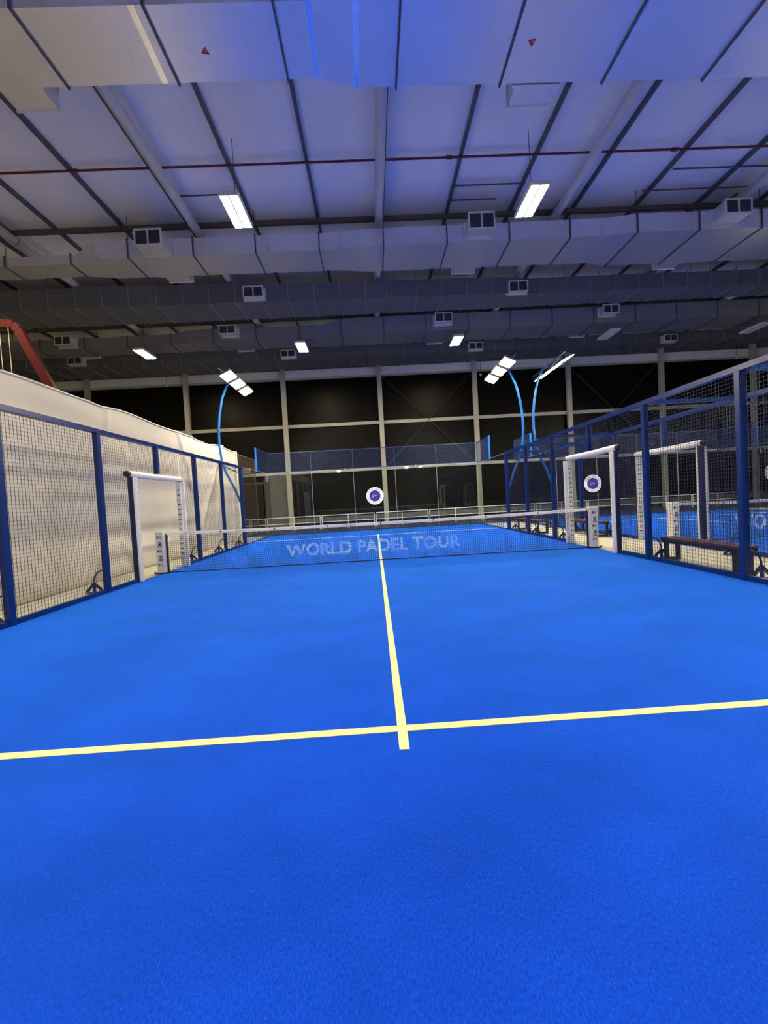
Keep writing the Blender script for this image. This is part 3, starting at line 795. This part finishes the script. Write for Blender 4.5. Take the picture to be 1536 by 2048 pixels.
for cx,yf,zc,w,h,dp,l in G: vent(cx,yf,zc,w,h,dp,-1,'white double air grille '+l)
Bk=[(3.62,-1.30,'sticking out behind the nearest duct, right side'),(-6.35,-1.53,'sticking out behind the nearest duct, left side'),
    (-6.5,4.68,'behind the second duct, left side'),(3.65,4.88,'behind the second duct, right side'),(11.4,5.18,'behind the second duct, far right'),
    (-6.3,11.24,'behind the fourth duct, left side'),(3.6,11.4,'behind the fourth duct, right side'),(-14.2,11.22,'behind the fourth duct, far left'),(11.3,11.42,'behind the fourth duct, far right')]
for cx,yf,l in Bk: vent(cx,yf,9.80,.86,.46,.48,1,'pale air outlet box '+l)

# ------------------------------------------------------------------ ceiling lamps
def lamp(cx,cy,z,lit,label,tiltx=0):
    t=thing('ceiling_lamp',label,'ceiling lamp',(cx,cy,z),'rectangular ceiling lamps')
    w,l=.25,.59
    MB().cbox(cx-w,cx+w,cy-l,cy+l,z+.012,z+.09,.012).build('housing',M['lampbody'],t)
    MB().box(cx-w,cx+w,cy-l,cy-l+.03,z-.012,z+.012).box(cx-w,cx+w,cy+l-.03,cy+l,z-.012,z+.012).box(cx-w,cx-w+.03,cy-l+.03,cy+l-.03,z-.012,z+.012).box(cx+w-.03,cx+w,cy-l+.03,cy+l-.03,z-.012,z+.012).box(cx-.018,cx+.018,cy-l+.03,cy+l-.03,z-.012,z+.012).build('rim',M['lampbody'],t)
    for sx in (-1,1):
        for sy in (-1,1):
            MB().box(cx+sx*.122-.095,cx+sx*.122+.095,cy+sy*.285-.255,cy+sy*.285+.255,z-.008,z+.0115).build('lens',M['lampon'] if lit else M['lampoff'],t)
    MB().tube([(cx,cy,z+.09),(cx,cy,10.84)],.008,6).build('cable',M['black'],t)
for cx,cy,lit,l in ((-3.19,1.09,1,'bright warm ceiling lamp, left of the two large ones'),(4.47,1.12,1,'bright warm ceiling lamp, right of the two large ones'),
    (-10.6,10.0,1,'small bright ceiling lamp at far left above the tarp'),(-3.14,10.05,1,'small bright ceiling lamp in the distance, left of centre'),(4.39,10.15,1,'small bright ceiling lamp in the distance, right of centre'),
    (12.05,10.3,0,'unlit white ceiling lamp right of the distant bright ones'),(19.6,10.4,0,'unlit white ceiling lamp at the far right edge'),
    (-10.9,1.05,1,'bright ceiling lamp outside the left photo edge'),(-10.9,-8.3,1,'bright ceiling lamp behind the tarp near the camera')):
    lamp(cx,cy,9.0,lit,l)
# hanging sensors
for x,z,l in ((-12.1,9.0,'left, above the tarp'),(6.86,8.74,'beside the lit right floodlight pole'),(22.9,9.0,'far right')):
    t=thing('pendant_sensor','small white ball hanging on a cord, '+l,'sensor',(x,14.9,z))
    MB().sphere((x,14.9,z),.07).build('ball',M['white'],t)
    MB().tube([(x,14.9,z+.06),(x,14.9,10.84)],.012,6).build('cord',M['black'],t)

# ------------------------------------------------------------------ world, camera, view
w=bpy.data.worlds.new('world'); sc.world=w; w.use_nodes=True
w.node_tree.nodes['Background'].inputs['Color'].default_value=(.004,.005,.008,1)
w.node_tree.nodes['Background'].inputs['Strength'].default_value=1

cam=bpy.data.cameras.new('camera'); co=bpy.data.objects.new('camera',cam); COL.objects.link(co)
loc=Vector((-0.0934,-9.3532,1.4139)); yaw,pitch,roll=.0238,-.0296,-.0564; fpx=790.74
cy,sy,cp,sp=math.cos(yaw),math.sin(yaw),math.cos(pitch),math.sin(pitch)
f=Vector((sy*cp,cy*cp,sp)); r0=Vector((cy,-sy,0)); u0=r0.cross(f)
r=r0*math.cos(roll)+u0*math.sin(roll); u=-r0*math.sin(roll)+u0*math.cos(roll)
co.matrix_world=Matrix(((r.x,u.x,-f.x,loc.x),(r.y,u.y,-f.y,loc.y),(r.z,u.z,-f.z,loc.z),(0,0,0,1)))
cam.sensor_fit='HORIZONTAL'; cam.sensor_width=36; cam.lens=fpx/1536*36; cam.clip_start=.02; cam.clip_end=200
sc.camera=co
sc.view_settings.view_transform='Standard'; sc.view_settings.look='None'; sc.view_settings.gamma=1; sc.view_settings.use_curve_mapping=False
sc.view_settings.exposure=0.42
sc.cycles.use_denoising=True
sc.cycles.transparent_max_bounces=24
sc.cycles.max_bounces=8; sc.cycles.diffuse_bounces=5; sc.cycles.glossy_bounces=4
sc.cycles.sample_clamp_indirect=8
